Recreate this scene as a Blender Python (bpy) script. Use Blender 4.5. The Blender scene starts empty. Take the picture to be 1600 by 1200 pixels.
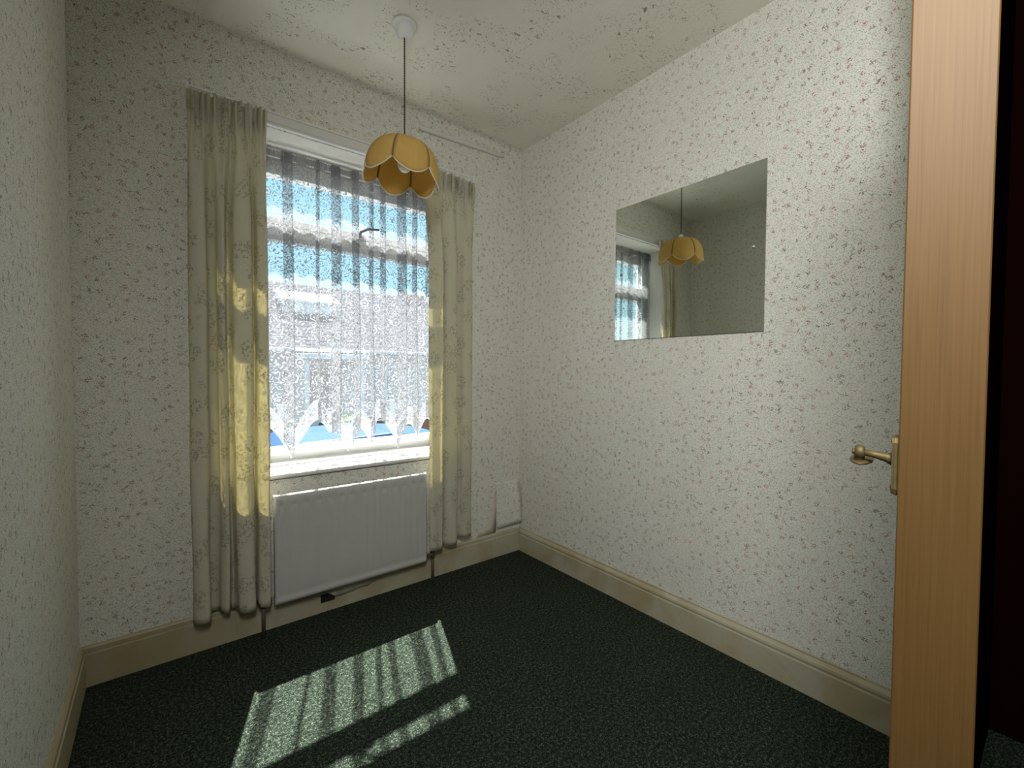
import bpy, bmesh, math, random
from mathutils import Vector, Matrix
random.seed(7)
sc = bpy.context.scene
COL = sc.collection
R = math.radians

# ------------------------------------------------------------------ camera, sky, sun, exposure
cd = bpy.data.cameras.new('camera'); cam = bpy.data.objects.new('camera', cd); COL.objects.link(cam)
cd.sensor_width = 36; cd.lens = 692.91/1600*36; cd.clip_start = .02; cd.clip_end = 400
FW = Vector((.62200432, .78247347, -.02908419)); RT = Vector((.78289075, -.6221359, .0053841)); UP = Vector((.0138814, .02611868, .99956246))
m = Matrix((RT, UP, -FW)).transposed().to_4x4(); m.translation = Vector((-1.9681, -2.3860, 1.25))
cam.matrix_world = m
sc.camera = cam

SUN_AZ, SUN_EL = 19.2, 59.06
w = bpy.data.worlds.new('sky'); sc.world = w; w.use_nodes = True
nt = w.node_tree; nt.nodes.clear()
out = nt.nodes.new('ShaderNodeOutputWorld'); bg = nt.nodes.new('ShaderNodeBackground')
tc = nt.nodes.new('ShaderNodeTexCoord'); sx = nt.nodes.new('ShaderNodeSeparateXYZ'); cr = nt.nodes.new('ShaderNodeValToRGB')
nt.links.new(tc.outputs['Generated'], sx.inputs[0]); nt.links.new(sx.outputs['Z'], cr.inputs[0])
nt.links.new(cr.outputs[0], bg.inputs[0]); nt.links.new(bg.outputs[0], out.inputs[0])
e = cr.color_ramp.elements
e[0].position = 0.0; e[0].color = (.52, .78, .88, 1)
e[1].position = 1.0; e[1].color = (.16, .36, .70, 1)
k = e.new(.35); k.color = (.32, .64, .80, 1)
bg.inputs[1].default_value = .52

sd = bpy.data.lights.new('sun', 'SUN'); sun = bpy.data.objects.new('sun', sd); COL.objects.link(sun)
sd.energy = 12; sd.angle = R(.55); sd.color = (1, .98, .93)
D = Vector((math.sin(R(SUN_AZ))*math.cos(R(SUN_EL)), math.cos(R(SUN_AZ))*math.cos(R(SUN_EL)), math.sin(R(SUN_EL))))
sun.rotation_euler = D.to_track_quat('Z', 'Y').to_euler(); sun.location = (3, 8, 12)

# added fill light in the hall behind the camera, brightens the room walls
hl = bpy.data.lights.new('hall_fill_light', 'AREA'); hlo = bpy.data.objects.new('hall_fill_light', hl); COL.objects.link(hlo)
hl.shape = 'RECTANGLE'; hl.size = .35; hl.size_y = .6; hl.energy = 10; hl.color = (1, .99, .95)
hlo.location = (-2.03, -2.52, 2.12); hlo.rotation_euler = Vector((-.97, -.13, .58)).to_track_quat('Z', 'Y').to_euler()

sc.view_settings.view_transform = 'Standard'; sc.view_settings.look = 'None'
sc.view_settings.gamma = 1; sc.view_settings.use_curve_mapping = False
sc.view_settings.exposure = 1.76
sc.cycles.transparent_max_bounces = 40
sc.cycles.max_bounces = 14; sc.cycles.diffuse_bounces = 8; sc.cycles.transmission_bounces = 12

# ------------------------------------------------------------------ node helpers
class N:
    def __init__(s, name, rough=.7, spec=.3):
        s.m = bpy.data.materials.new(name); s.m.use_nodes = True; s.t = s.m.node_tree
        s.b = s.t.nodes['Principled BSDF']; s.o = s.t.nodes['Material Output']
        s.b.inputs['Roughness'].default_value = rough
        s.b.inputs['Specular IOR Level'].default_value = spec
    def n(s, t, **kw):
        a = s.t.nodes.new(t)
        for k, v in kw.items(): setattr(a, k, v)
        return a
    def L(s, a, b): s.t.links.new(a, b)
    def val(s, sock, v):
        if hasattr(v, 'is_linked') or hasattr(v, 'links'): s.L(v, sock)
        else: sock.default_value = v
    def math(s, op, a, b=0, c=None, clamp=False):
        q = s.n('ShaderNodeMath', operation=op); q.use_clamp = clamp
        s.val(q.inputs[0], a); s.val(q.inputs[1], b)
        if c is not None: s.val(q.inputs[2], c)
        return q.outputs[0]
    def less(s, a, t, soft):   # 1 where a < t
        q = s.n('ShaderNodeMapRange'); q.interpolation_type = 'SMOOTHSTEP'
        s.val(q.inputs[0], a); q.inputs[1].default_value = t-soft; q.inputs[2].default_value = t+soft
        q.inputs[3].default_value = 1; q.inputs[4].default_value = 0
        return q.outputs[0]
    def ramp(s, f, stops):
        q = s.n('ShaderNodeValToRGB'); s.L(f, q.inputs[0]); el = q.color_ramp.elements
        while len(el) < len(stops): el.new(.5)
        for i, (p, c) in enumerate(stops): el[i].position = p; el[i].color = (*c, 1)
        return q.outputs[0]
    def mix(s, f, a, b):
        q = s.n('ShaderNodeMix', data_type='RGBA')
        s.val(q.inputs[0], f)
        for i, v in ((6, a), (7, b)):
            if isinstance(v, tuple): q.inputs[i].default_value = (*v, 1)
            else: s.L(v, q.inputs[i])
        return q.outputs[2]
    def uv(s, name=None):
        if name:
            q = s.n('ShaderNodeUVMap'); q.uv_map = name; return q.outputs[0]
        return s.n('ShaderNodeTexCoord').outputs['UV']
    def obj(s): return s.n('ShaderNodeTexCoord').outputs['Object']
    def map(s, v, scale=(1, 1, 1), rot=(0, 0, 0), loc=(0, 0, 0)):
        q = s.n('ShaderNodeMapping'); s.L(v, q.inputs[0]); q.inputs['Scale'].default_value = scale
        q.inputs['Rotation'].default_value = rot; q.inputs['Location'].default_value = loc
        return q.outputs[0]
    def noise(s, v, scale, detail=2, rough=.5, dist=0, dim='3D'):
        q = s.n('ShaderNodeTexNoise', noise_dimensions=dim); s.L(v, q.inputs['Vector'])
        q.inputs['Scale'].default_value = scale; q.inputs['Detail'].default_value = detail
        q.inputs['Roughness'].default_value = rough; q.inputs['Distortion'].default_value = dist
        return q.outputs[0]
    def vor(s, v, scale, rnd=1, dim='2D', feature='F1'):
        q = s.n('ShaderNodeTexVoronoi', voronoi_dimensions=dim, feature=feature); s.L(v, q.inputs['Vector'])
        q.inputs['Scale'].default_value = scale; q.inputs['Randomness'].default_value = rnd
        return q
    def bump(s, h, strength=.3, dist=.002):
        q = s.n('ShaderNodeBump'); s.L(h, q.inputs['Height'])
        q.inputs['Strength'].default_value = strength; q.inputs['Distance'].default_value = dist
        s.L(q.outputs[0], s.b.inputs['Normal']); return q.outputs[0]
    def color(s, c):
        if isinstance(c, tuple): s.b.inputs['Base Color'].default_value = (*c, 1)
        else: s.L(c, s.b.inputs['Base Color'])

def sep(n, v):
    q = n.n('ShaderNodeSeparateXYZ'); n.L(v, q.inputs[0]); return q.outputs

def plain(name, c, rough=.6, metal=0, var=.12, scale=30, bump=0, spec=.3):
    n = N(name, rough, spec); n.b.inputs['Metallic'].default_value = metal
    f = n.noise(n.obj(), scale, 4)
    n.color(n.mix(f, tuple(x*(1-var) for x in c), tuple(min(1, x*(1+var)) for x in c)))
    if bump: n.bump(f, bump, .002)
    return n.m

def wallpaper():
    n = N('sprigged wallpaper', .75, .2); uv = n.uv()
    base = (.77, .775, .715)
    # flower heads: clusters of dots inside cells about 45 mm apart
    big = n.vor(uv, 24, 1); bc = sep(n, big.outputs['Color'])
    dots = n.vor(n.map(uv, (1, 1.25, 1), (0, 0, .6)), 135, 1)
    near = n.less(big.outputs['Distance'], .20, .04)
    dot = n.less(dots.outputs['Distance'], .33, .10)
    keep = n.less(bc[0], .62, .01)
    flower = n.math('MULTIPLY', n.math('MULTIPLY', near, dot), keep)
    fcol = n.ramp(bc[1], [(0, (.13, .10, .09)), (.35, (.20, .11, .09)), (.6, (.40, .13, .11)), (.8, (.16, .15, .10)), (1, (.30, .17, .07))])
    blush = n.math('MULTIPLY', n.less(big.outputs['Distance'], .27, .2), n.math('MULTIPLY', n.less(n.math('SUBTRACT', 1, bc[1]), .5, .05), .18))
    # curved stems and leaves around them
    st = n.noise(uv, 34, 1, .5, .6, '2D')
    stem = n.less(n.math('ABSOLUTE', n.math('SUBTRACT', st, .5)), .012, .008)
    stem = n.math('MULTIPLY', stem, n.less(n.math('ABSOLUTE', n.math('SUBTRACT', n.noise(uv, 60, 1, .5, 0, '2D'), .5)), .09, .03))
    lf = n.vor(n.map(uv, (1, 1.9, 1), (0, 0, .5)), 105, 1); lc = sep(n, lf.outputs['Color'])
    leaf = n.math('MULTIPLY', n.less(lf.outputs['Distance'], .2, .07), n.less(lc[0], .5, .02))
    lf2 = n.vor(n.map(uv, (1.8, 1, 1), (0, 0, .7)), 120, 1); lc2 = sep(n, lf2.outputs['Color'])
    leaf2 = n.math('MULTIPLY', n.less(lf2.outputs['Distance'], .2, .07), n.less(lc2[0], .42, .02))
    lfs = n.math('MAXIMUM', n.math('MAXIMUM', leaf, leaf2), stem)
    c = n.mix(n.math('MULTIPLY', lfs, .85), base, (.25, .24, .19))
    c = n.mix(blush, c, (.62, .42, .36))
    c = n.mix(n.math('MULTIPLY', flower, .95), c, fcol)
    # broad age stains
    age = n.noise(uv, 1.6, 3)
    c = n.mix(n.math('MULTIPLY', n.less(n.math('SUBTRACT', 1, age), .5, .15), .25), c, (.71, .69, .59))
    n.color(c)
    n.bump(n.noise(uv, 260, 3, .6, 0, '2D'), .25, .0006)
    return n.m

def artex():
    n = N('swirled plaster ceiling', .85, .2); uv = n.uv()
    sw = n.noise(uv, 9, 5, .6, 2.2, '2D'); sw2 = n.noise(uv, 38, 4, .6, 1.5, '2D')
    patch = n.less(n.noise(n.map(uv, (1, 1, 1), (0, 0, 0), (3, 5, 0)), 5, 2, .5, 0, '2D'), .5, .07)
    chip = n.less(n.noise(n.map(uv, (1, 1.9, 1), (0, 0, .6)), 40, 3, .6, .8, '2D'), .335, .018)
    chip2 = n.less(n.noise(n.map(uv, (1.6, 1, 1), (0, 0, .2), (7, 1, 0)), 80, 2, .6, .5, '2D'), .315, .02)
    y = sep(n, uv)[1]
    shaded_chips = n.math('MULTIPLY', n.math('MAXIMUM', chip, chip2), patch)
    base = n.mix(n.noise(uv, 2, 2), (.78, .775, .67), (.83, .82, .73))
    n.color(n.mix(n.math('MULTIPLY', shaded_chips, .8), base, (.20, .17, .12)))  # shade of the plaster relief painted into the colour as dark marks
    h = n.math('ADD', n.math('ADD', n.math('MULTIPLY', sw, .7), n.math('MULTIPLY', sw2, .45)), n.math('MULTIPLY', shaded_chips, -.5))
    n.bump(h, .35, .010)
    return n.m

def carpet():
    n = N('dark green carpet pile', .95, .1); o = n.obj()
    f = n.noise(o, 230, 3, .75); g = n.noise(o, 2.2, 3, .6); h = n.noise(o, 90, 3, .6)
    c = n.ramp(n.math('ADD', n.math('MULTIPLY', f, .65), n.math('MULTIPLY', h, .35)), [(.40, (.002, .004, .003)), (.49, (.014, .022, .016)), (.56, (.075, .10, .065)), (.64, (.28, .31, .22))])
    n.color(n.mix(n.math('MULTIPLY', g, .5), c, (.012, .018, .017)))
    n.bump(f, .8, .006)
    return n.m

def skirting_mat():
    n = N('aged cream gloss paint', .45, .4); o = n.obj()
    a = n.noise(o, 3.5, 4, .6, .5); b = n.noise(o, 40, 3)
    c = n.mix(n.less(n.math('SUBTRACT', 1, a), .48, .12), (.50, .48, .36), (.42, .36, .22))
    xs = sep(n, o)[0]
    left = n.math('MULTIPLY', n.less(xs, -1.74, .25), .45)     # old damp stain in the left corner
    c = n.mix(left, c, (.38, .29, .15))
    n.color(n.mix(n.math('MULTIPLY', b, .15), c, (.3, .25, .16))); n.bump(b, .1, .001)
    return n.m

def curtain_mat():
    n = N('cream printed curtain cotton', .9, .1); uv = n.uv()
    d = n.noise(uv, 6, 2, .5, 0, '2D')
    v = n.n('ShaderNodeVectorMath', operation='ADD'); n.L(uv, v.inputs[0])
    nz = n.n('ShaderNodeTexNoise', noise_dimensions='2D'); n.L(uv, nz.inputs['Vector']); nz.inputs['Scale'].default_value = 14
    sc2 = n.n('ShaderNodeVectorMath', operation='SCALE'); n.L(nz.outputs['Color'], sc2.inputs[0]); sc2.inputs['Scale'].default_value = .004
    n.L(sc2.outputs[0], v.inputs[1]); u2 = v.outputs[0]
    big = n.vor(u2, 8.5, .9); bc = sep(n, big.outputs['Color']); near = n.less(big.outputs['Distance'], .33, .03)
    l1 = n.vor(n.map(u2, (1, 2.6, 1), (0, 0, .6)), 30, 1); l2 = n.vor(n.map(u2, (2.6, 1, 1), (0, 0, .5)), 27, 1)
    a = n.math('MAXIMUM', n.less(l1.outputs['Distance'], .23, .05), n.less(l2.outputs['Distance'], .22, .05))
    pr = n.math('MULTIPLY', a, near)
    st = n.less(n.math('ABSOLUTE', n.math('SUBTRACT', n.noise(u2, 15, 1, .5, 0, '2D'), .5)), .007, .005)
    pr = n.math('MAXIMUM', pr, n.math('MULTIPLY', n.math('MULTIPLY', st, .5), n.less(big.outputs['Distance'], .6, .05)))
    ink = n.ramp(bc[0], [(0, (.19, .20, .19)), (.5, (.24, .22, .19)), (.8, (.36, .25, .19)), (1, (.26, .26, .16))])
    c = n.mix(n.math('MULTIPLY', pr, .6), (.70, .685, .58), ink)
    n.color(c)
    tr = n.n('ShaderNodeBsdfTranslucent'); n.L(n.mix(.55, c, (.80, .70, .30)), tr.inputs[0])
    mx = n.n('ShaderNodeMixShader'); mx.inputs[0].default_value = .34
    n.L(n.b.outputs[0], mx.inputs[1]); n.L(tr.outputs[0], mx.inputs[2]); n.L(mx.outputs[0], n.o.inputs[0])
    n.bump(n.noise(n.map(uv, (1, .25, 1)), 700, 2, .5, 0, '2D'), .15, .0006)
    return n.m

def lace_mat():
    # real holes: the net is transparent where no thread runs
    n = N('white lace net', .9, .1); uv = n.uv('UVMap'); hem = sep(n, n.uv('hem'))
    ns = n.noise(uv, 24, 1, .5, .3, '2D')
    worm = n.math('SINE', n.math('MULTIPLY', ns, 36))
    brk = n.less(n.math('ABSOLUTE', n.math('SUBTRACT', n.noise(uv, 60, 1, .5, 0, '2D'), .5)), .11, .04)
    pat = n.math('MULTIPLY', n.less(n.math('SUBTRACT', 0, worm), -.25, .2), brk)
    big = n.vor(uv, 7, .5)
    ring = n.less(n.math('ABSOLUTE', n.math('SUBTRACT', big.outputs['Distance'], .13)), .022, .015)
    core = n.less(big.outputs['Distance'], .05, .02)
    pat = n.math('MAXIMUM', n.math('MAXIMUM', n.math('MULTIPLY', pat, n.math('SUBTRACT', 1, n.less(big.outputs['Distance'], .15, .03))), ring), core)
    mesh = n.math('ADD', .20, n.math('MULTIPLY', n.noise(uv, 420, 1, .5, 0, '2D'), .12))
    cov = n.math('MAXIMUM', mesh, n.math('MULTIPLY', pat, .92))
    # hem band: solid line where the trim starts and at its very edge, denser trim between
    hd = hem[0]
    line1 = n.less(n.math('ABSOLUTE', n.math('SUBTRACT', hd, .105)), .006, .004)
    line2 = n.less(hd, .010, .004)
    trim = n.math('MULTIPLY', n.less(hd, .10, .006), n.math('ADD', .30, n.math('MULTIPLY', n.less(n.noise(uv, 70, 3, .6, 1, '2D'), .5, .06), .5)))
    cov = n.math('MAXIMUM', cov, n.math('MAXIMUM', n.math('MULTIPLY', line1, .8), n.math('MULTIPLY', line2, .85)))
    cov = n.math('MAXIMUM', cov, trim)
    cov = n.math('MAXIMUM', cov, n.math('MULTIPLY', n.less(n.math('SUBTRACT', 0, hem[1]), -.5, .02), .78))  # heading tape
    df = n.n('ShaderNodeBsdfDiffuse'); df.inputs[0].default_value = (.34, .34, .35, 1)
    tl = n.n('ShaderNodeBsdfTranslucent'); tl.inputs[0].default_value = (.56, .57, .60, 1)
    a = n.n('ShaderNodeMixShader'); a.inputs[0].default_value = .33; n.L(df.outputs[0], a.inputs[1]); n.L(tl.outputs[0], a.inputs[2])
    tp = n.n('ShaderNodeBsdfTransparent'); b = n.n('ShaderNodeMixShader')
    n.L(cov, b.inputs[0]); n.L(tp.outputs[0], b.inputs[1]); n.L(a.outputs[0], b.inputs[2]); n.L(b.outputs[0], n.o.inputs[0])
    return n.m

def glass_mat():
    n = N('window glass', .02)
    tp = n.n('ShaderNodeBsdfTransparent'); tp.inputs[0].default_value = (.97, .98, .98, 1)
    gl = n.n('ShaderNodeBsdfGlossy'); gl.inputs['Roughness'].default_value = .01
    lw = n.n('ShaderNodeFresnel'); lw.inputs[0].default_value = 1.45
    gm = n.n('ShaderNodeNewGeometry')      # reflect once, on the outward surface of each sheet
    fr = n.math('MULTIPLY', lw.outputs[0], n.math('SUBTRACT', 1, gm.outputs['Backfacing']))
    b = n.n('ShaderNodeMixShader'); n.L(fr, b.inputs[0]); n.L(tp.outputs[0], b.inputs[1]); n.L(gl.outputs[0], b.inputs[2]); n.L(b.outputs[0], n.o.inputs[0])
    return n.m

def mirror_mat():
    n = N('silvered mirror glass', .0); n.b.inputs['Metallic'].default_value = 1
    n.color((.80, .84, .78)); n.b.inputs['Roughness'].default_value = .012
    f = n.noise(n.obj(), 5, 3); n.color(n.mix(f, (.77, .82, .75), (.83, .86, .80)))
    return n.m

def wood_mat():
    n = N('pale brown door veneer', .55, .3); o = n.obj()
    g = n.noise(n.map(o, (55, 55, .8)), 6, 4, .65, .3); g2 = n.noise(n.map(o, (18, 18, .35)), 2.4, 3, .5, .6)
    c = n.ramp(g, [(.3, (.098, .053, .014)), (.5, (.125, .068, .020)), (.7, (.142, .079, .025))])
    n.color(n.mix(n.math('MULTIPLY', g2, .55), c, (.14, .076, .021))); n.bump(g, .12, .001)
    return n.m

def shade_mat():
    n = N('honey yellow shade fabric', .75, .2); o = n.obj()
    f = n.noise(n.map(o, (1, 1, .4)), 70, 4); c = n.mix(f, (.74, .54, .18), (.82, .62, .24)); n.color(c)
    tr = n.n('ShaderNodeBsdfTranslucent'); n.L(c, tr.inputs[0])
    mx = n.n('ShaderNodeMixShader'); mx.inputs[0].default_value = .5
    n.L(n.b.outputs[0], mx.inputs[1]); n.L(tr.outputs[0], mx.inputs[2]); n.L(mx.outputs[0], n.o.inputs[0]); n.bump(f, .1, .001)
    return n.m

M = dict(
    paper=wallpaper(), artex=artex(), carpet=carpet(), skirt=skirting_mat(), curtain=curtain_mat(), lace=lace_mat(),
    glass=glass_mat(), mirror=mirror_mat(), wood=wood_mat(), shade=shade_mat(),
    white=plain('white gloss paint', (.74, .74, .71), .4, var=.04), plaster=plain('white painted plaster', (.70, .69, .65), .8, var=.06, bump=.2),
    upvc=plain('white plastic', (.78, .79, .78), .35, var=.03), radiator=plain('old white radiator enamel', (.50, .50, .48), .5, var=.06, scale=18),
    copper=plain('dull painted pipe', (.10, .08, .06), .5, var=.3), brass=plain('aged brass', (.16, .125, .055), .6, .6, .35, 90, .1),
    trimtan=plain('bronze braid', (.22, .16, .09), .6), trimw=plain('cream braid', (.75, .68, .52), .6), cord=plain('brown twisted flex', (.05, .032, .02), .8),
    bulb=plain('opal glass bulb', (.82, .80, .74), .15, var=.02), chrome=plain('chrome', (.7, .7, .7), .15, 1), darkplastic=plain('grey metal handle', (.22, .22, .22), .4, .4),
    paperback=plain('bare torn paper', (.58, .54, .42), .85, var=.12, bump=.2), dark_patch=plain('matt near black', (.02, .018, .015), .9),
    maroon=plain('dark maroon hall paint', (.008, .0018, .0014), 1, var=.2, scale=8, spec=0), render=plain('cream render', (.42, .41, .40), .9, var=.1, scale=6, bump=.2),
    brick=plain('red brick', (.32, .16, .11), .9, var=.25, scale=14), tile=plain('grey brown roof tile', (.07, .068, .075), .95, var=.2, scale=5, spec=0),
    whiteout=plain('white outdoor paint', (.55, .56, .58), .5, var=.03), darkglass=plain('dark reflecting glass', (.20, .22, .26), .15, var=.1, spec=.8),
    blue=plain('blue car paint', (.03, .08, .20), .25, .2, .06, 3, 0, .6), rubber=plain('tyre rubber', (.03, .03, .03), .8), asphalt=plain('road asphalt', (.05, .05, .05), .9, var=.25, scale=40, bump=.3, spec=0),
    paving=plain('concrete paving', (.10, .10, .095), .9, var=.15, scale=9, bump=.2, spec=0), leaf=plain('shrub leaf', (.10, .19, .05), .7, var=.4, scale=12), petal=plain('yellow flower', (.75, .60, .06), .7), bark=plain('twig bark', (.12, .08, .05), .9),
    door=plain('brown front door paint', (.30, .22, .16), .4), chimpot=plain('terracotta pot', (.35, .16, .08), .8), outbrick=plain('outer wall brick', (.30, .17, .12), .9, var=.25, scale=14),
    ventdark=plain('shadowed convector slot', (.25, .25, .24), .6))

# ------------------------------------------------------------------ mesh helpers
def obj(name, data, mat=None, parent=None, smooth=False):
    me = data
    if isinstance(data, bmesh.types.BMesh):
        me = bpy.data.meshes.new(name); data.normal_update(); data.to_mesh(me); data.free()
    o = bpy.data.objects.new(name, me); COL.objects.link(o)
    if mat is not None and not me.materials: me.materials.append(M[mat] if isinstance(mat, str) else mat)
    if parent is not None: o.parent = parent
    if smooth:
        for p in me.polygons: p.use_smooth = True
    return o

def empty(name, label=None, cat=None, loc=(0, 0, 0), group=None, kind=None, rot=0):
    o = bpy.data.objects.new(name, None); COL.objects.link(o); o.location = loc; o.rotation_euler = (0, 0, rot); o.empty_display_size = .05
    tag(o, label, cat, group, kind); return o

def tag(o, label=None, cat=None, group=None, kind=None):
    if label: o['label'] = label
    if cat: o['category'] = cat
    if group: o['group'] = group
    if kind: o['kind'] = kind
    return o

def box(bm, a, b, bevel=0, seg=2):
    x0, y0, z0 = a; x1, y1, z1 = b
    r = bmesh.ops.create_cube(bm, size=1)
    bmesh.ops.scale(bm, vec=(x1-x0, y1-y0, z1-z0), verts=r['verts'])
    bmesh.ops.translate(bm, vec=((x0+x1)/2, (y0+y1)/2, (z0+z1)/2), verts=r['verts'])
    if bevel:
        ed = list({e for v in r['verts'] for e in v.link_edges})
        bmesh.ops.bevel(bm, geom=ed, offset=bevel, segments=seg, affect='EDGES', profile=.5)
    return bm

def boxes(name, lst, mat, parent=None, bevel=0):
    bm = bmesh.new()
    for a, b in lst: box(bm, a, b, bevel)
    return obj(name, bm, mat, parent)

def boxuv(o, s=1.0):     # UVs in metres by dominant normal
    me = o.data; uv = me.uv_layers.new(name='UVMap')
    for p in me.polygons:
        n = p.normal; ax = max(range(3), key=lambda i: abs(n[i]))
        for li in p.loop_indices:
            c = me.vertices[me.loops[li].vertex_index].co
            uv.data[li].uv = ((c.y+3.3, c.z), (c.x, c.z), (c.x, c.y))[ax]
    return o

def tube(bm, pts, r, seg=8, cap=True):
    pts = [Vector(p) for p in pts]; rings = []
    rad = r if isinstance(r, (list, tuple)) else [r]*len(pts)
    prev = None
    for i, p in enumerate(pts):
        t = (pts[min(i+1, len(pts)-1)]-pts[max(i-1, 0)]).normalized()
        if prev is None:
            a = t.orthogonal().normalized()
        else:
            a = (prev-t*prev.dot(t)).normalized()
        prev = a; b = t.cross(a)
        rings.append([bm.verts.new(p+(a*math.cos(q)+b*math.sin(q))*rad[i]) for q in [2*math.pi*j/seg for j in range(seg)]])
    for i in range(len(rings)-1):
        for j in range(seg):
            bm.faces.new((rings[i][j], rings[i][(j+1) % seg], rings[i+1][(j+1) % seg], rings[i+1][j]))
    if cap: bm.faces.new(rings[0][::-1]); bm.faces.new(rings[-1])
    return bm

def lathe(bm, prof, seg=24, M4=None):    # prof: (r, z)
    rings = []
    for r, z in prof:
        rings.append([bm.verts.new((r*math.cos(2*math.pi*j/seg), r*math.sin(2*math.pi*j/seg), z)) for j in range(seg)])
    for i in range(len(rings)-1):
        for j in range(seg):
            bm.faces.new((rings[i][j], rings[i][(j+1) % seg], rings[i+1][(j+1) % seg], rings[i+1][j]))
    bm.faces.new(rings[0][::-1]); bm.faces.new(rings[-1])
    if M4 is not None: bmesh.ops.transform(bm, matrix=M4, verts=[v for r in rings for v in r])
    return bm

def sweep_profile(bm, prof, p0, p1, outdir):   # prof: (out, z) closed polygon, extruded p0->p1
    p0, p1, od = Vector(p0), Vector(p1), Vector(outdir)
    a = [bm.verts.new(p0+od*o+Vector((0, 0, z))) for o, z in prof]
    b = [bm.verts.new(p1+od*o+Vector((0, 0, z))) for o, z in prof]
    n = len(prof)
    for i in range(n): bm.faces.new((a[i], a[(i+1) % n], b[(i+1) % n], b[i]))
    bm.faces.new(a[::-1]); bm.faces.new(b)
    bmesh.ops.recalc_face_normals(bm, faces=bm.faces)
    return bm

def grid_mesh(name, rows, uvs=None, extra=None):   # rows: list of list of points
    nv = len(rows[0]); vs = [p for r in rows for p in r]; fs = []
    for i in range(len(rows)-1):
        for j in range(nv-1):
            fs.append((i*nv+j, i*nv+j+1, (i+1)*nv+j+1, (i+1)*nv+j))
    me = bpy.data.meshes.new(name); me.from_pydata(vs, [], fs)
    if uvs:
        L = me.uv_layers.new(name='UVMap'); fl = [q for r in uvs for q in r]
        for l in me.loops: L.data[l.index].uv = fl[l.vertex_index]
    if extra:
        L = me.uv_layers.new(name='hem'); fl = [q for r in extra for q in r]
        for l in me.loops: L.data[l.index].uv = fl[l.vertex_index]
    for p in me.polygons: p.use_smooth = True
    return me

def spline(pts, n):     # Catmull-Rom through pts -> n samples
    out = []; P = [pts[0]]+list(pts)+[pts[-1]]; m = len(pts)-1
    for i in range(n):
        t = i/(n-1)*m; k = min(int(t), m-1); u = t-k
        a, b, c, d = P[k], P[k+1], P[k+2], P[k+3]
        out.append(tuple(.5*((2*b[q])+(-a[q]+c[q])*u+(2*a[q]-5*b[q]+4*c[q]-d[q])*u*u+(-a[q]+3*b[q]-3*c[q]+d[q])*u**3) for q in range(len(b))))
    return out

# ------------------------------------------------------------------ room shell
W, H = 2.228, 2.754
WX0, WX1, WZ0, WZ1 = -1.776, -.45, .745, 2.395     # window opening
WT = .29
fl = obj('floor', box(bmesh.new(), (-W-.1, -3.6, -.08), (.4, WT, 0)), 'carpet'); tag(fl, kind='structure')
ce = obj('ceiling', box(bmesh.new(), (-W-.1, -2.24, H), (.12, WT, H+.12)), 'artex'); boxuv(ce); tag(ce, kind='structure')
bm = bmesh.new()
box(bm, (-W-.1, 0, -.08), (WX0, WT, H)); box(bm, (WX1, 0, -.08), (.12, WT, H)); box(bm, (WX0, 0, -.08), (WX1, WT, WZ0-.03)); box(bm, (WX0, 0, WZ1), (WX1, WT, H))
wf = obj('wall_far', bm, 'paper'); boxuv(wf); tag(wf, kind='structure')
wf.data.materials.append(M['plaster']); wf.data.materials.append(M['outbrick'])
for p in wf.data.polygons:
    c = p.center
    if p.normal.y > .5: p.material_index = 2
    elif WX0-.01 < c.x < WX1+.01 and WZ0-.1 < c.z < WZ1+.01 and abs(p.normal.y) < .5 and c.y > .01: p.material_index = 1
wr = obj('wall_right', box(bmesh.new(), (0, -2.13, -.08), (.12, 0, H)), 'paper'); boxuv(wr); tag(wr, kind='structure')
wl = obj('wall_left', box(bmesh.new(), (-W-.1, -2.24, -.08), (-W, 0, H)), 'paper'); boxuv(wl); tag(wl, kind='structure')
bm = bmesh.new()
box(bm, (-W, -2.24, 0), (-2.11, -2.13, H)); box(bm, (-.53, -2.24, 0), (.12, -2.13, H))
wn = obj('wall_near', bm, 'paper'); boxuv(wn); tag(wn, kind='structure')
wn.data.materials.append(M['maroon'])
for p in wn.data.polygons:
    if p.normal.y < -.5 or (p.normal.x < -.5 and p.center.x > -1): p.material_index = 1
# hall beyond the doorway
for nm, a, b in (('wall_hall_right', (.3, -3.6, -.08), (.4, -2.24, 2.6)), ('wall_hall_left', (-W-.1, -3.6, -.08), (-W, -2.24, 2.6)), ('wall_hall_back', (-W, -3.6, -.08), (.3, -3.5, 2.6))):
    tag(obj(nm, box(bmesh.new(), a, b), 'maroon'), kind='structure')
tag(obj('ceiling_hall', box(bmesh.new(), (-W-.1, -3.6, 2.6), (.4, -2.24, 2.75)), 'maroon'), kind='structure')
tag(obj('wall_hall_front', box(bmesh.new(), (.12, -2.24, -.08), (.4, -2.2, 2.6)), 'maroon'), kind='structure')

# skirting boards: moulded top on the right wall, plainer cap on the window wall
ogee = [(0, 0), (.019, 0), (.019, .112), (.015, .116), (.015, .122), (.019, .127), (.017, .137), (.010, .145), (.006, .150), (.006, .156), (0, .158)]
b1 = obj('baseboard_right', sweep_profile(bmesh.new(), ogee, (0, -2.13, 0), (0, 0, 0), (-1, 0, 0)), 'skirt'); tag(b1, kind='structure')
cap = [(0, 0), (.018, 0), (.018, .128), (.014, .131), (.014, .150), (.009, .157), (0, .158)]
b2 = obj('baseboard_far', sweep_profile(bmesh.new(), cap, (-W, 0, 0), (-.019, 0, 0), (0, -1, 0)), 'skirt'); tag(b2, kind='structure')
b3 = obj('baseboard_left', sweep_profile(bmesh.new(), cap, (-W, -2.13, 0), (-W, -.018, 0), (1, 0, 0)), 'skirt'); tag(b3, kind='structure')

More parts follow.
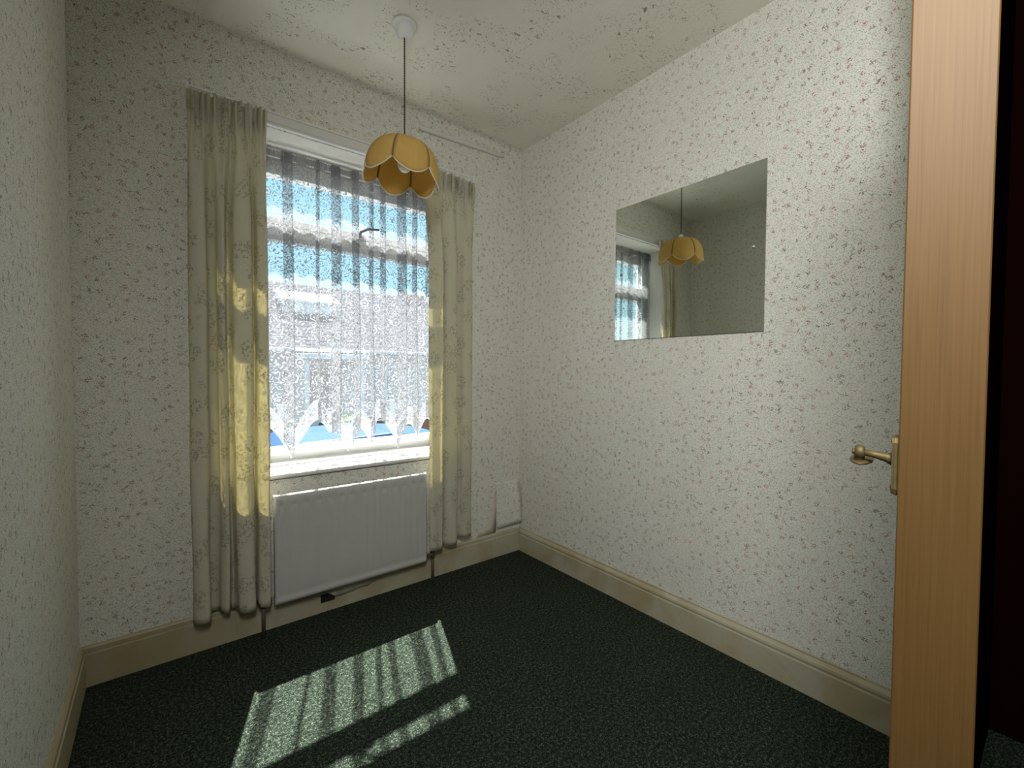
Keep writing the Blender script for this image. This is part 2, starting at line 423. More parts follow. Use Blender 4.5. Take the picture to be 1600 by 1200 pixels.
# paper-covered cable ridge high on the window wall
tr = obj('trim_1', tube(bmesh.new(), [(-.775, -.004, 2.655), (-.76, -.009, 2.656), (-.45, -.010, 2.664), (-.18, -.010, 2.672), (-.155, -.003, 2.673)], [.006, .015, .015, .014, .006], 10), 'plaster', smooth=True)
tag(tr, kind='structure')
# slim casing where wall meets ceiling (papered-over fillet)
bm = bmesh.new()
fil = [(0, H)]+[(.035-.035*math.cos(R(a))+.0, H-.035+.035*math.sin(R(a))) for a in range(0, 91, 15)][::-1]
fil = [(0, H), (.035, H)]+[(.035*(1-math.sin(R(a))), H-.035*(1-math.cos(R(a)))) for a in range(10, 90, 16)]+[(0, H-.035)]
sweep_profile(bm, fil, (-W, 0, 0), (0, 0, 0), (0, -1, 0))
t2 = obj('trim_2', bm, 'paper'); boxuv(t2); tag(t2, kind='structure')

# ------------------------------------------------------------------ window
win = empty('window_1', kind='structure', loc=(0, 0, 0))
FY0, FY1 = .20, .265
boxes('window_frame', [((WX0, FY0, .77), (WX0+.055, FY1, WZ1)), ((WX1-.055, FY0, .77), (WX1, FY1, WZ1)),
      ((WX0+.055, FY0, 2.325), (WX1-.055, FY1, WZ1)), ((WX0+.055, FY0, .77), (WX1-.055, FY1, .800)), ((WX0+.055, FY0, 1.955), (WX1-.055, FY1, 2.005))], 'upvc', win, .004)
def sash(z0, z1, b0, b1, s=.045):
    x0, x1 = WX0+.055, WX1-.055
    fr = boxes('sash', [((x0, FY0-.012, z0), (x0+s, FY1-.01, z1)), ((x1-s, FY0-.012, z0), (x1, FY1-.01, z1)), ((x0+s, FY0-.012, z0), (x1-s, FY1-.01, z0+b0)), ((x0+s, FY0-.012, z1-b1), (x1-s, FY1-.01, z1))], 'upvc', win, .004)
    obj('pane', box(bmesh.new(), (x0+s-.003, .226, z0+b0-.003), (x1-s+.003, .232, z1-b1+.003)), 'glass', fr)
    return fr
sash(.800, 1.955, .040, .033); sash(2.005, 2.325, .035, .070)
hb = bmesh.new(); box(hb, (-1.10, FY0-.03, 2.018), (-1.02, FY0-.012, 2.036), .004)
tube(hb, [(-1.06, FY0-.02, 2.028), (-1.055, FY0-.05, 2.040), (-1.02, FY0-.062, 2.058), (-.955, FY0-.060, 2.066)], [.008, .008, .008, .006], 8)
obj('window_handle', hb, 'darkplastic', win)
sill = bmesh.new(); sill_prof = [(.20, 0), (-.015, 0), (-.028, .006), (-.032, .014), (-.028, .022), (-.018, .026), (.20, .030)]
sweep_profile(sill, [(-o, z) for o, z in sill_prof], (WX0-.03, 0, .722), (WX1+.03, 0, .722), (0, -1, 0))
ws = obj('window_sill', sill, 'white', win)
# sill must not run into the wall beside the opening: inner part only inside it
bm = bmesh.new(); bm.from_mesh(ws.data); bm.free()
boxes('window_sill_step', [((WX0, .150, .748), (WX1, FY0, .770))], 'white', win, .003)
boxes('outer_sill', [((WX0, FY1-.01, .735), (WX1, .36, .762))], 'plaster', win, .004)

# curtain track / white batten above the opening
tk = empty('curtain_track', 'white ridged curtain track running across the top of the window', 'curtain track', (-1.11, 0, 2.43))
def rel(lst, o): return [((a[0]-o[0], a[1]-o[1], a[2]-o[2]), (b[0]-o[0], b[1]-o[1], b[2]-o[2])) for a, b in lst]
o_ = (-1.11, 0, 2.43)
boxes('fascia', rel([((-1.86, -.020, 2.400), (-.42, 0, 2.458))], o_), 'white', tk, .003)
boxes('rail', rel([((-1.86, -.026, 2.454), (-.42, -.006, 2.462)), ((-1.86, -.026, 2.398), (-.42, -.010, 2.406)), ((-1.86, -.030, 2.412), (-.42, -.026, 2.416))], o_), 'upvc', tk, .001)
for x in (-1.862, -.418): boxes('end_stop', rel([((x-.006, -.045, 2.396), (x+.006, 0, 2.464))], o_), 'upvc', tk, .002)

# ------------------------------------------------------------------ net curtain
GATH = [(-1.440, .026, 1), (-1.295, .010, 1), (-1.200, .027, 1), (-1.092, .022, 1), (-1.003, .014, 1), (-.935, .018, 1), (-.815, .032, 1), (-.731, .018, 1), (-.63, .03, 1), (-.54, .02, 1), (-1.56, .02, 1), (-1.66, .03, 1)]
GATH.sort()
def net_path():
    pts = []; x = WX0+.012; end = WX1-.012; yk = .150
    def fwd(xa, xb):
        n = max(2, int(abs(xb-xa)/.004))
        for i in range(n):
            t = i/n; pts.append((xa+(xb-xa)*t, yk+.006*math.sin((xa+(xb-xa)*t)*70)))
    for g, wd, k in GATH:
        a, b = g-wd, g+wd
        fwd(x, b)
        for q in range(k):
            n = 10
            for i in range(n): t = i/n; pts.append((b+(a-b)*t, yk-.010-.003*q*2+.0045*math.sin(t*6.28)))
            if q < k-1 or True:
                for i in range(n): t = i/n; pts.append((a+(b-a)*t, yk-.017-.003*q*2+.0045*math.sin(t*5)))
        x = b
    fwd(x, end)
    return pts
npth = net_path()
ss = [0]
for i in range(1, len(npth)): ss.append(ss[-1]+math.hypot(npth[i][0]-npth[i-1][0], npth[i][1]-npth[i-1][1]))
ZT = 2.365
def hemz(x, s):
    t = ((x+1.428) % .296)/.296          # rounded arches between hanging lobes
    z = .775+.20*max(0, math.sin(math.pi*t))**.7
    for c, a, w_ in ((-1.015, .13, .035), (-.707, .12, .04), (-1.235, .05, .03), (-1.60, .1, .05)):
        z -= a*math.exp(-((x-c)/w_)**2)
    return z+.010*math.sin(s*31)
rows, uvs, ext = [], [], []
NV = 70
for i in range(NV+1):
    v = (i/NV)
    r_, u_, e_ = [], [], []
    for j, (x, y) in enumerate(npth):
        s = ss[j]; zb = hemz(x, s)
        z = ZT+(zb-ZT)*v
        d = ZT-z
        pin = math.exp(-d/.09)             # tight ruching at the rod
        yy = y+pin*.006*math.sin(s*420)+(.004*math.sin(z*4+s*9))
        xx = x+.0045*(1-v)*0+.005*math.sin(z*3.1+x*20)*v
        r_.append((xx, yy, z)); u_.append((s, z)); e_.append((z-zb, 1.0 if d < .055 else 0.0))
    rows.append(r_); uvs.append(u_); ext.append(e_)
net = empty('net_curtain', 'white patterned lace net curtain with scalloped hem hung close to the window panes', 'net curtain', (-1.11, .15, .78))
nm = grid_mesh('lace', rows, uvs, ext)
no = obj('lace', nm, 'lace', net); no.location = (1.11, -.15, -.78)
rod = obj('rod', tube(bmesh.new(), [(WX0+.001-(-1.11), .002, 1.548), (WX1-.001-(-1.11), .002, 1.548)], .004, 8), 'upvc', net, True)

# ------------------------------------------------------------------ printed curtains
def curtain(name, label, top, bot, ztop, zbot, loc, seed, heads, split=None):
    n = 260; T = spline(top, n); B = spline(bot, n)
    s = [0]
    for i in range(1, n): s.append(s[-1]+math.hypot(B[i][0]-B[i-1][0], B[i][1]-B[i-1][1]))
    rows, uvs = [], []; NR = 90
    rnd = random.Random(seed); ph = [rnd.random()*6 for _ in range(4)]
    for r in range(NR+1):
        v = (r/NR)**1.15; row, ur = [], []
        for i in range(n):
            f = i/(n-1)
            zt = ztop(f); zb = zbot(f); z = zt+(zb-zt)*v; d = zt-z
            w_ = min(1, max(0, (d-.05)/.55)); w_ = w_*w_*(3-2*w_)
            x = T[i][0]*(1-w_)+B[i][0]*w_; y = T[i][1]*(1-w_)+B[i][1]*w_
            g = math.exp(-(max(0, d-.05)/.055)**1.5)     # gathering tape pleats
            y += g*(.014*math.sin(f*heads*6.283)+.007*math.sin(f*heads*2.3*6.283+ph[0]))
            x += g*.005*math.sin(f*heads*6.283*1.5+ph[1])
            x += .004*math.sin(z*2.6+f*9+ph[2])*v+.002*math.sin(z*9+f*15+ph[3])*v
            y += .003*math.sin(z*3.4+f*12+ph[1])*v
            if d < .07: y += .004*math.sin(d/.07*6.28*1.5)      # tape lines
            row.append((x-loc[0], y-loc[1], z-loc[2])); ur.append((s[i]*1.15, z))
        rows.append(row); uvs.append(ur)
    root = empty(name, label, 'curtain', loc)
    c = obj('fabric', grid_mesh('fabric', rows, uvs), 'curtain', root)
    sol = c.modifiers.new('thick', 'SOLIDIFY'); sol.thickness = .0007
    # heading tape
    tp = [[(p[0], p[1]+.0035, p[2]+dz) for p in rows[6]] for dz in (.018, -.012)]
    t = obj('heading_tape', grid_mesh('tape', tp, [[(i*.01, .0) for i in range(n)], [(i*.01, .03) for i in range(n)]]), 'trimw', root)
    return root
# left: folds read from the photograph at the curtain's plane
LB = [(-1.868, -.060), (-1.862, -.088), (-1.838, -.104), (-1.812, -.098), (-1.803, -.062), (-1.800, -.040), (-1.785, -.034), (-1.770, -.045), (-1.762, -.075), (-1.748, -.092), (-1.738, -.085), (-1.733, -.050), (-1.722, -.038), (-1.712, -.062),
      (-1.704, -.098), (-1.672, -.113), (-1.640, -.100), (-1.634, -.065), (-1.626, -.052), (-1.618, -.104), (-1.600, -.117), (-1.585, -.119), (-1.578, -.113), (-1.582, -.107)]
LT = [(-1.862+i*(.292/23), -.072-.010*math.sin(i*1.9)) for i in range(24)]
curtain('curtain', 'full-length cream curtain printed with grey sprigs, on the window side nearest the left wall', LT, LB,
        lambda f: 2.418+.018*f+.004*math.sin(f*60), lambda f: .158+(.0 if f < .2 else (.012 if f < .5 else 0.0))+.003*math.sin(f*25), (-1.72, -.08, .16), 3, 15)
RB = [(-.765, -.112), (-.757, -.117), (-.735, -.119), (-.700, -.112), (-.672, -.108), (-.662, -.080), (-.650, -.066), (-.640, -.088), (-.612, -.104), (-.575, -.100), (-.560, -.070), (-.552, -.050), (-.535, -.060), (-.515, -.085), (-.485, -.090), (-.455, -.082), (-.442, -.055)]
RTp = [(-.775+i*(.335/16), -.072-.008*math.sin(i*1.7)) for i in range(17)]
curtain('curtain', 'cream curtain printed with grey sprigs hanging beside the right end of the radiator', RTp, RB,
        lambda f: 2.406+.008*math.sin(f*4)+.003*math.sin(f*50), lambda f: .205+(.0 if f < .72 else .02)+.002*math.sin(f*20), (-.60, -.08, .2), 9, 14)

# ------------------------------------------------------------------ radiator
ra = empty('radiator', 'white single-panel radiator under the window sill between the curtains', 'radiator', (-1.165, -.06, .14))
RX0, RX1, RZ0, RZ1 = -1.560-.0, -.770, .143, .662
ox, oy, oz = -1.165, -.06, .14
# front panel with shallow vertical flutes
nx = 200; prof = []
for i in range(nx+1):
    t = i/nx; x = RX0+(RX1-RX0)*t
    edge = min(t, 1-t)*(RX1-RX0)
    fl_ = .0011*math.cos(t*22*2*math.pi) if edge > .02 else .0022
    yb = .012*(1-min(1, edge/.010))**2
    prof.append((x, -.100-fl_*.6+yb, edge))
rows, zs = [], [RZ0, RZ0+.004, RZ0+.012, RZ0+.022, RZ0+.026, RZ0+.05, RZ0+.1, .4, RZ1-.09, RZ1-.062, RZ1-.055, RZ1-.045, RZ1-.038, RZ1-.02, RZ1-.008, RZ1]
for z in zs:
    r_ = []
    for i, (x, y, ed) in enumerate(prof):
        t = i/nx
        yy = y
        if z > RZ1-.03 or z < RZ0+.02: yy = -.100+.012*(1-min(1, ed/.010))**2+.001
        if RZ1-.058 < z < RZ1-.042 and math.cos(t*14*2*math.pi+math.pi) > .2 and ed > .02: yy += .003
        if z == RZ0 or z == RZ1: yy += .010
        if z in (RZ0+.004, RZ1-.008): yy += .003
        if abs(z-(RZ0+.026)) < .001: yy += .0035
        r_.append((x-ox, yy-oy, z-oz))
    rows.append(r_)
fp = obj('front_panel', grid_mesh('panel', rows[::-1]), 'radiator', ra)
so = fp.modifiers.new('s', 'SOLIDIFY'); so.thickness = .0015
boxes('back_panel', rel([((RX0+.004, -.085, RZ0+.006), (RX1-.004, -.062, RZ1-.006))], (ox, oy, oz)), 'radiator', ra, .004)
for x in (RX0+.012, RX1-.012):
    for z in (RZ1-.014, RZ0+.03):
        s_ = -1 if x < -1.1 else 1
        bm = bmesh.new(); tube(bm, [(x-.02*s_-ox, -.080-oy, z-oz), (x+.012*s_-ox, -.080-oy, z-oz)], .013, 10)
        obj('end_boss', bm, 'radiator', ra, True)
for x in (RX0+.2, RX1-.2): boxes('bracket', rel([((x-.015, -.064, .20), (x+.015, -.0005, .62))], (ox, oy, oz)), 'radiator', ra, .002)
for x, s_ in ((RX0, -1), (RX1, 1)):
    bm = bmesh.new()
    tube(bm, [(x+.01*s_-ox, -.080-oy, .172-oz), (x+.045*s_-ox, -.080-oy, .172-oz)], .010, 10)
    tube(bm, [(x+.045*s_-ox, -.080-oy, .150-oz), (x+.045*s_-ox, -.080-oy, .205-oz)], [.012, .014], 10)
    v = obj('valve', bm, 'copper', ra, True)
    bm = bmesh.new(); tube(bm, [(x+.045*s_-ox, -.080-oy, .0-oz), (x+.045*s_-ox, -.080-oy, .155-oz)], .0085, 10)
    obj('pipe', bm, 'copper', ra, True)

# torn strip of paper and a thin dark box on the skirting under the radiator
def strip(name, pts_top, pts_bot, mat, th=.0012):
    me = grid_mesh(name, [pts_top, pts_bot], [[(p[0], p[2]) for p in pts_top], [(p[0], p[2]) for p in pts_bot]])
    o = obj(name, me, mat); s = o.modifiers.new('s', 'SOLIDIFY'); s.thickness = th
    return o
xs = [-1.31, -1.27, -1.235, -1.20, -1.165, -1.13, -1.10, -1.07, -1.04, -1.0, -.95]
st = strip('paper_strip', [(x, -.021, .146) for i, x in enumerate(xs)],
           [(x, -.026-.014*math.sin(i*1.7)**2, z) for i, (x, z) in enumerate(zip(xs, [.104, .078, .068, .080, .074, .088, .078, .094, .108, .114, .118]))], 'paperback')
tag(st, 'ragged strip of torn wallpaper hanging under the radiator', 'wallpaper scrap')
hp = obj('dark_patch', box(bmesh.new(), (-1.335, -.0205, .050), (-1.265, -.0175, .092), .001), 'dark_patch', None)
hp.name = 'dark_patch'; hp.parent = b2

# peeling flap in the corner
rows, uvs = [], []
for i in range(13):
    v = i/12; z = .50-.315*v; r_, u_ = [], []
    for j in range(9):
        u = j/8; x = -.205+.19*u+.012*v*u
        y = -.003-.026*(v**1.6)*(.35+.65*u)-(.014*math.sin(v*3.1)*u)
        r_.append((x, y, z+.015*u*v)); u_.append((x, z+.2))
    rows.append(r_); uvs.append(u_)
fp2 = obj('wallpaper_flap', grid_mesh('flap', rows, uvs), 'paper'); sm_ = fp2.modifiers.new('s', 'SOLIDIFY'); sm_.thickness = .0012
tag(fp2, 'flap of floral wallpaper peeling off beside the room corner', 'wallpaper flap')
sc1 = strip('bare_patch', [(-.34, -.001, .20), (-.27, -.001, .215), (-.205, -.001, .46)], [(-.36, -.001, .16), (-.27, -.001, .16), (-.205, -.001, .16)], 'paperback', .0008)
sc1.parent = wf

# ------------------------------------------------------------------ mirror on the right wall
my0, my1, mz0, mz1 = -1.592, -.822, 1.420, 2.131
mi = empty('wall_mirror', 'large frameless rectangular mirror fixed to the right papered wall', 'mirror', (0, (my0+my1)/2, (mz0+mz1)/2))
oc = (0, (my0+my1)/2, (mz0+mz1)/2)
gb = bmesh.new(); box(gb, (-.0065, my0-oc[1], mz0-oc[2]), (-.0005, my1-oc[1], mz1-oc[2]), .0012, 1)
obj('glass', gb, 'mirror', mi)
boxes('backing', [((-.0005, my0-oc[1]+.004, mz0-oc[2]+.004), (0, my1-oc[1]-.004, mz1-oc[2]-.004))], 'dark_patch', mi)
for y, z, mm in ((-1.543, 1.778, 'chrome'), (-.863, 1.772, 'darkplastic')):
    bm = bmesh.new(); lathe(bm, [(.0075, 0), (.0075, .002), (.006, .005), (.003, .0065), (.0008, .007)], 16, Matrix.Translation((-.0065, y-oc[1], z-oc[2])) @ Matrix.Rotation(R(-90), 4, 'Y'))
    obj('screw_cap', bm, mm, mi, True)

# ------------------------------------------------------------------ pendant lamp
px, py = -1.114, -.547
pl = empty('pendant_lamp', 'pendant lamp with honey yellow petal shade on a long brown cord', 'lamp', (px, py, H))
obj('ceiling_rose', lathe(bmesh.new(), [(.040, 0), (.052, -.003), (.054, -.010), (.048, -.014), (.041, -.016), (.040, -.032), (.034, -.046), (.022, -.053), (.008, -.056), (.004, -.058)], 28), 'upvc', pl, True)
zsh = 2.06-H
tilt = Matrix.Rotation(R(5), 4, Vector((FW.x, FW.y, 0)).normalized())
def TT(z=0): return Matrix.Translation((0, 0, zsh+.19)) @ tilt @ Matrix.Diagonal((.9, .9, .82, 1)) @ Matrix.Translation((0, 0, -.19))
bm = bmesh.new(); pts = []
for i in range(160):      # two-strand twisted flex
    pass
for ph in (0, math.pi):
    pts = [(.0016*math.cos(i*.9+ph), .0016*math.sin(i*.9+ph), -.055-(i/159)*(abs(zsh)-.055-.165)) for i in range(160)]
    tube(bm, pts, .0018, 5)
obj('cord', bm, 'cord', pl)
ang0 = math.atan2(-2.386-py, -1.968-px)      # towards the camera
seam0 = ang0-R(-14)*-1
def dome(t, f):     # t 0 top..1 rim ; f -1..1 across a petal
    z = .19-.015*t-.155*t**1.9-.058*(1-f*f)*max(0, (t-.5)/.5)**2+.008*max(0, (t-.5)/.5)**2
    r = .045+.125*math.sin(min(1, t*1.02)*math.pi/2)**.85+.012*t*t*(1-f*f)
    return r, z
for k in range(6):
    rows = []
    a0 = ang0+R(14)*0
    base = ang0+R(-14+60*k)   # seam angle
    for i in range(15):
        t = i/14; r_ = []
        for j in range(13):
            f = -1+2*j/12; r, z = dome(t, f)
            a = base+R(30+29.2*f)
            r_.append(tuple(TT() @ Vector((r*math.cos(a), r*math.sin(a), z))))
        rows.append(r_)
    pe = obj('shade_panel', grid_mesh('petal', rows), 'shade', pl); s_ = pe.modifiers.new('s', 'SOLIDIFY'); s_.thickness = .0012
    bm = bmesh.new()
    tube(bm, [rows[i][0] for i in range(15)], .0022, 6); tube(bm, [rows[i][-1] for i in range(15)], .0022, 6)
    obj('seam_braid', bm, 'trimtan', pl, True)
    bm = bmesh.new(); tube(bm, rows[14], .0026, 6); obj('rim_braid', bm, 'trimw', pl, True)
bm = bmesh.new()
tube(bm, [tuple(TT() @ Vector((.045*math.cos(a*math.pi/12), .045*math.sin(a*math.pi/12), .19))) for a in range(25)], .0022, 6, False)
for q in range(3): tube(bm, [tuple(TT() @ Vector((.045*math.cos(q*2.094), .045*math.sin(q*2.094), .19))), tuple(TT() @ Vector((.018*math.cos(q*2.094), .018*math.sin(q*2.094), .165)))], .0016, 5)
obj('shade_ring', bm, 'trimtan', pl, True)
bm = bmesh.new(); lathe(bm, [(.004, .185), (.012, .18), (.019, .165), (.021, .135), (.020, .115), (.017, .11)], 20, Matrix.Translation((0, 0, zsh+.035)))
obj('lamp_holder', bm, 'upvc', pl, True)
bm = bmesh.new(); lathe(bm, [(.013, .118), (.015, .105), (.024, .085), (.031, .062), (.032, .045), (.027, .028), (.016, .017), (.003, .013)], 24, Matrix.Translation((0, 0, zsh+.045)))
obj('bulb', bm, 'bulb', pl, True)

# ------------------------------------------------------------------ door, seen along its edge
DN = Vector((-1.2399, -2.2538, 0)); da = R(79.80); dd = Vector((math.sin(da), math.cos(da), 0)); T = .075
dr = empty('door_1', kind='structure', loc=DN)
dr.rotation_euler = (0, 0, math.atan2(dd.y, dd.x))     # local +x along door, local +y = face towards the room
obj('door_leaf', box(bmesh.new(), (0, -T, .012), (.695, 0, 2.03), .0015, 1), 'wood', dr)
hz = 1.131
bm = bmesh.new()
# escutcheon with shaped ends
outl = [(.009, -.037), (.014, -.0385), (.034, -.0385), (.039, -.037), (.041, -.030), (.041, .030), (.039, .036), (.034, .0375), (.014, .0375), (.009, .036), (.007, .030), (.007, -.030)]
for y0, y1, ins in ((0, .004, 0), (.004, .0065, .0025)):
    a = [bm.verts.new((.024+(x-.024)*(1-ins*30), y0, hz+z*(1-ins*8))) for x, z in outl] if y0 else [bm.verts.new((x, y0, hz+z)) for x, z in outl]
    b = [bm.verts.new((.024+(x-.024)*(1-ins*40), y1, hz+z*(1-ins*10))) for x, z in outl] if y0 else [bm.verts.new((x, y1, hz+z)) for x, z in outl]
    for i in range(len(outl)): bm.faces.new((a[i], a[(i+1) % 12], b[(i+1) % 12], b[i]))
    bm.faces.new(b[::-1]); bm.faces.new(a)
bmesh.ops.recalc_face_normals(bm, faces=bm.faces)
ha = obj('handle_plate', bm, 'brass', dr)
bm = bmesh.new(); tube(bm, [(.024, .005, hz+.006), (.024, .012, hz+.008), (.024, .024, hz+.010), (.024, .036, hz+.012)], [.0085, .0062, .0046, .0044], 14)
tube(bm, [(.024, .034, hz+.012), (.024, .037, hz+.012), (.024, .0415, hz+.012), (.024, .045, hz+.012)], [.0072, .0092, .0092, .0070], 16)
tube(bm, [(.024, .0445, hz+.012), (.024, .0480, hz+.012)], [.0042, .0034], 8)
obj('handle_neck', bm, 'brass', ha, True)
bm = bmesh.new(); tube(bm, [(.024, .040, hz+.010), (.026, .040, hz+.003), (.030, .040, hz-.001)], [.006, .0055, .006], 12)
r = bmesh.ops.create_uvsphere(bm, u_segments=24, v_segments=12, radius=1)
bmesh.ops.scale(bm, vec=(.046, .0135, .0046), verts=r['verts']); bmesh.ops.translate(bm, vec=(.056, .039, hz-.0025), verts=r['verts'])
obj('handle_lever', bm, 'brass', ha, True)
for z in (.030, -.030):
    bm = bmesh.new(); lathe(bm, [(.0028, 0), (.0028, .0008), (.0014, .0014)], 10, Matrix.Translation((.024, .0062, hz+z)) @ Matrix.Rotation(R(-90), 4, 'X'))
    obj('screw', bm, 'brass', ha, True)
for z in (.25, 1.05, 1.80):
    bm = bmesh.new(); tube(bm, [(.700, -T/2, z-.04), (.700, -T/2, z+.04)], .006, 8); obj('hinge', bm, 'brass', dr, True)

# ------------------------------------------------------------------ outside the window
GZ = -.75
gd = obj('road', box(bmesh.new(), (-40, 1.9, GZ-.3), (45, 8.6, GZ-.1)), 'asphalt'); tag(gd, kind='structure')
pv = obj('pavement', box(bmesh.new(), (-40, WT, GZ-.3), (45, 1.9, GZ)), 'paving'); tag(pv, kind='structure')
pv2 = obj('front_garden', box(bmesh.new(), (-40, 8.6, GZ-.3), (45, 40, GZ)), 'paving'); tag(pv2, kind='structure')
# bungalow across the road
hy = 11.4; bx0, bx1 = -3.6, 13.0
bu = empty('bungalow', 'pale rendered bungalow with long tiled roof seen across the road through the lace', 'building', (4.5, hy, GZ))
ob = (4.5, hy, GZ)
boxes('wall', rel([((bx0, hy, GZ), (bx1, hy+6, 1.95))], ob), 'render', bu)
boxes('plinth', rel([((bx0-.02, hy-.04, GZ), (bx1+.02, hy, GZ+.45))], ob), 'brick', bu)
bm = bmesh.new()
rz0, rz1, ry = 1.85, 4.18, hy+2.8
vs = [bm.verts.new(Vector(q)-Vector(ob)) for q in ((bx0-.3, hy-.45, rz0), (bx1+.3, hy-.45, rz0), (bx1+.3, ry, rz1), (bx0-.3, ry, rz1), (bx0-.3, hy+6.2, rz0), (bx1+.3, hy+6.2, rz0), (bx0-.3, hy-.45, rz0-.1), (bx1+.3, hy-.45, rz0-.1), (bx0-.3, hy+6.2, rz0-.1), (bx1+.3, hy+6.2, rz0-.1))]
for f in ((0, 1, 2, 3), (3, 2, 5, 4), (6, 7, 1, 0), (8, 6, 0, 3, 4), (7, 9, 5, 2, 1), (6, 8, 9, 7), (4, 5, 9, 8)): bm.faces.new([vs[i] for i in f])
bmesh.ops.recalc_face_normals(bm, faces=bm.faces)
roof = obj('roof', bm, 'tile', bu)
# courses of tiles as raised strips
bm = bmesh.new(); sl = Vector((0, ry-(hy-.45), rz1-rz0)); nrm = Vector((0, -(rz1-rz0), ry-(hy-.45))).normalized()
for i in range(20):
    t = i/20; c = Vector((0, hy-.45, rz0))+sl*t
    a0 = c+nrm*.016; a1 = c+sl*(1/20)+nrm*.008; a2 = c
    for xk in (0,):
        q = [bm.verts.new(Vector((x_, p.y, p.z))-Vector(ob)) for x_ in (bx0-.3, bx1+.3) for p in (a2, a0, a1)]
        bm.faces.new((q[0], q[3], q[4], q[1])); bm.faces.new((q[1], q[4], q[5], q[2]))
rc = obj('tile_courses', bm, 'tile', roof); tag(rc, kind='stuff')
# pale lean-to dormer on the roof slope
bm = bmesh.new()
q = [bm.verts.new(Vector(p)-Vector(ob)) for p in ((.95, hy+1.15, 3.42), (2.75, hy+1.15, 3.42), (2.75, hy+2.5, 3.92), (.95, hy+2.5, 3.92), (.95, hy+1.15, 3.35), (2.75, hy+1.15, 3.35), (2.75, hy+2.5, 3.5), (.95, hy+2.5, 3.5))]
for f in ((0, 1, 2, 3), (4, 5, 1, 0), (5, 6, 2, 1), (7, 4, 0, 3), (6, 7, 3, 2), (7, 6, 5, 4)): bm.faces.new([q[i] for i in f])
obj('roof_panel', bm, 'whiteout', bu)
boxes('dormer_front', rel([((1.0, hy+1.2, 3.0), (2.7, hy+2.4, 3.37))], ob), 'whiteout', bu)
ch = boxes('chimney', rel([((5.6, ry-.35, 3.5), (6.4, ry+.35, 4.25))], ob), 'brick', bu)
def hwin(x0, x1, z0, z1):
    fr = boxes('window', rel([((x0, hy-.05, z0), (x0+.08, hy, z1)), ((x1-.08, hy-.05, z0), (x1, hy, z1)), ((x0, hy-.05, z0), (x1, hy, z0+.08)), ((x0, hy-.05, z1-.08), (x1, hy, z1)),
            (((x0+x1)/2-.04, hy-.05, z0), ((x0+x1)/2+.04, hy, z1))], ob), 'whiteout', bu, .006)
    boxes('pane', rel([((x0+.08, hy-.012, z0+.08), ((x0+x1)/2-.04, hy-.004, z1-.08)), (((x0+x1)/2+.04, hy-.012, z0+.08), (x1-.08, hy-.004, z1-.08))], ob), 'darkglass', fr)
for a in ((-2.6, -1.2, .1, 1.4), (-.3, .95, .1, 1.4), (2.9, 4.6, .1, 1.4), (6.4, 8.2, .1, 1.4)): hwin(*a)
boxes('front_door', rel([((1.45, hy-.04, GZ+.15), (2.35, hy, 1.35))], ob), 'door', bu, .01)
for x in (1.15, 2.65): boxes('porch_post', rel([((x-.06, hy-1.0, GZ), (x+.06, hy-.88, 1.55))], ob), 'whiteout', bu, .01)
boxes('porch_roof', rel([((.95, hy-1.1, 1.55), (2.85, hy, 1.70))], ob), 'whiteout', bu, .01)
boxes('gutter', rel([((bx0-.3, hy-.55, 1.76), (bx1+.3, hy-.45, 1.85))], ob), 'whiteout', bu, .02)
boxes('downpipe', rel([((5.3, hy-.09, GZ), (5.38, hy-.01, 1.8))], ob), 'whiteout', bu, .01)

# low front wall with white posts
fw_ = empty('garden_wall', 'low brick garden wall with white posts on the far pavement', 'garden wall', (0, 9.65, GZ))
boxes('brickwork', [((-4, -.1, 0), (.3, .1, .55)), ((1.2, -.1, 0), (9, .1, .55))], 'brick', fw_, .01)
boxes('coping', [((-4, -.14, .55), (.3, .14, .61)), ((1.2, -.14, .55), (9, .14, .61))], 'paving', fw_, .01)
for x in (.36, 1.14, 3.2, 5.2): boxes('post', [((x-.08, -.08, 0), (x+.08, .08, 1.15))], 'whiteout', fw_, .015)

# blue car at the near kerb
car = empty('car', 'blue hatchback car parked outside below the window', 'car', (-.35, 3.35, GZ-.1))
side = [(-2.0, .32), (-2.02, .62), (-1.85, .82), (-1.05, .93), (-.45, 1.33), (.55, 1.36), (1.30, 1.28), (1.82, .98), (1.95, .75), (1.95, .34), (1.60, .24), (-1.60, .22)]
def loft(side, wl, wr, mat, name, par, inset=.14, belt=.9):
    bm = bmesh.new()
    n = len(side); rings = []
    for y, k_ in ((-.86, 1), (-.82, .5), (0, 0), (.82, .5), (.86, 1)):
        ring = []
        for x, z in side:
            up = max(0, (z-belt)/.45)
            yy = y*(1-inset*up*1.4) if abs(y) > .1 else 0
            xx = x*(1-.015*k_) ; zz = z-.02*k_ if z > .5 else z
            if abs(y) > .85: yy = y*(1-inset*up*1.4)*.985
            ring.append(bm.verts.new((xx, yy, zz)))
        rings.append(ring)
    for a, b in zip(rings, rings[1:]):
        for i in range(n): bm.faces.new((a[i], a[(i+1) % n], b[(i+1) % n], b[i]))
    bm.faces.new(rings[0][::-1]); bm.faces.new(rings[-1])
    bmesh.ops.recalc_face_normals(bm, faces=bm.faces)
    return obj(name, bm, mat, par)
body = loft(side, 0, 0, 'blue', 'body', car)
bv = body.modifiers.new('b', 'BEVEL'); bv.width = .04; bv.segments = 3; bv.limit_method = 'ANGLE'
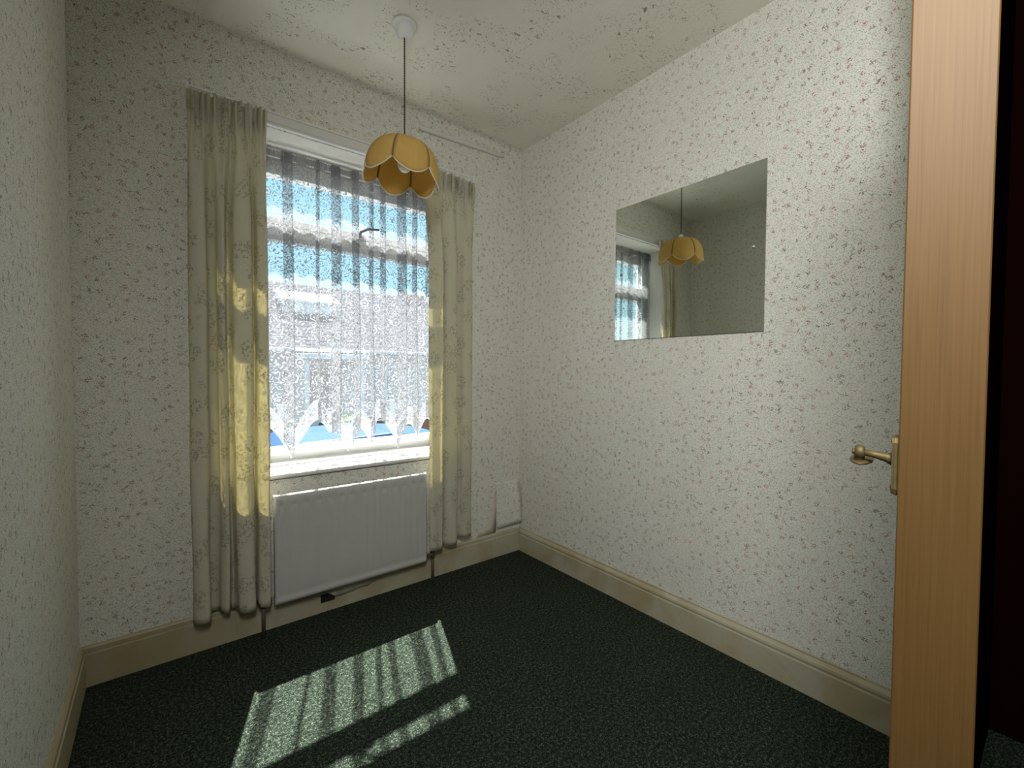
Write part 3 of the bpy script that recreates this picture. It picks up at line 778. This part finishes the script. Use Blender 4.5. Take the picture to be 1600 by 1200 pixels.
for s_ in (-1, 1):
    for quad in (((-.78, .95), (-.42, 1.26), (.10, 1.29), (.10, .94)), ((.18, .94), (.18, 1.29), (1.15, 1.20), (1.40, .98))):
        bm = bmesh.new(); V = []
        for off in (0, .006):
            V.append([bm.verts.new((x, s_*(.856*(1-.196*max(0, (z-.9)/.45))*.985+off+.002), z-.012)) for x, z in quad])
        for i in range(4): bm.faces.new((V[0][i], V[0][(i+1) % 4], V[1][(i+1) % 4], V[1][i]))
        bm.faces.new(V[0]); bm.faces.new(V[1]); bmesh.ops.recalc_face_normals(bm, faces=bm.faces)
        obj('side_window', bm, 'darkglass', car)
    for x in (-1.25, 1.22):
        bm = bmesh.new(); lathe(bm, [(.10, -.10), (.27, -.10), (.31, -.07), (.31, .07), (.27, .10), (.20, .085), (.06, .10)], 24, Matrix.Translation((x, s_*.78, .31)) @ Matrix.Rotation(R(-90*s_), 4, 'X'))
        obj('wheel', bm, 'rubber', car, False)
    bm = bmesh.new(); box(bm, (-.72, s_*.88-.06, .93), (-.58, s_*.88+.06, 1.04), .02); obj('wing_mirror', bm, 'blue', car)
    bm = bmesh.new(); box(bm, (-2.03, s_*.62-.14, .60), (-1.93, s_*.62+.14, .72), .02); obj('headlamp', bm, 'bulb', car)

# yellow-flowering shrub near the posts
sh = empty('shrub', 'small yellow-flowering shrub beside the white posts across the road', 'shrub', (1.75, 8.75, GZ))
bm = bmesh.new(); rr = random.Random(4)
for i in range(14):
    a = rr.random()*6.28; tube(bm, [(0, 0, 0), (.12*math.cos(a), .12*math.sin(a), .35), (.3*math.cos(a)*rr.random()+.1*math.cos(a), .3*math.sin(a), .55+.3*rr.random())], [.015, .01, .004], 5)
obj('stem', bm, 'bark', sh)
def leaves(cnt, sz, mat, name, seed):
    rr = random.Random(seed); vs, fs = [], []
    for i in range(cnt):
        u = Vector((rr.gauss(0, 1), rr.gauss(0, 1), rr.gauss(0, 1))).normalized()*(.30+.18*rr.random()); c = Vector((u.x, u.y, .55+u.z*.75))
        a = Vector((rr.gauss(0, 1), rr.gauss(0, 1), rr.gauss(0, 1))).normalized()*sz; b = a.orthogonal().normalized()*sz*.5
        k = len(vs); vs += [c-a, c-b, c+a, c+b]; fs.append((k, k+1, k+2, k+3))
    me = bpy.data.meshes.new(name); me.from_pydata(vs, [], fs); o = obj(name, me, mat, sh); tag(o, kind='stuff')
leaves(900, .045, 'leaf', 'foliage', 1); leaves(120, .035, 'petal', 'blossom', 2)
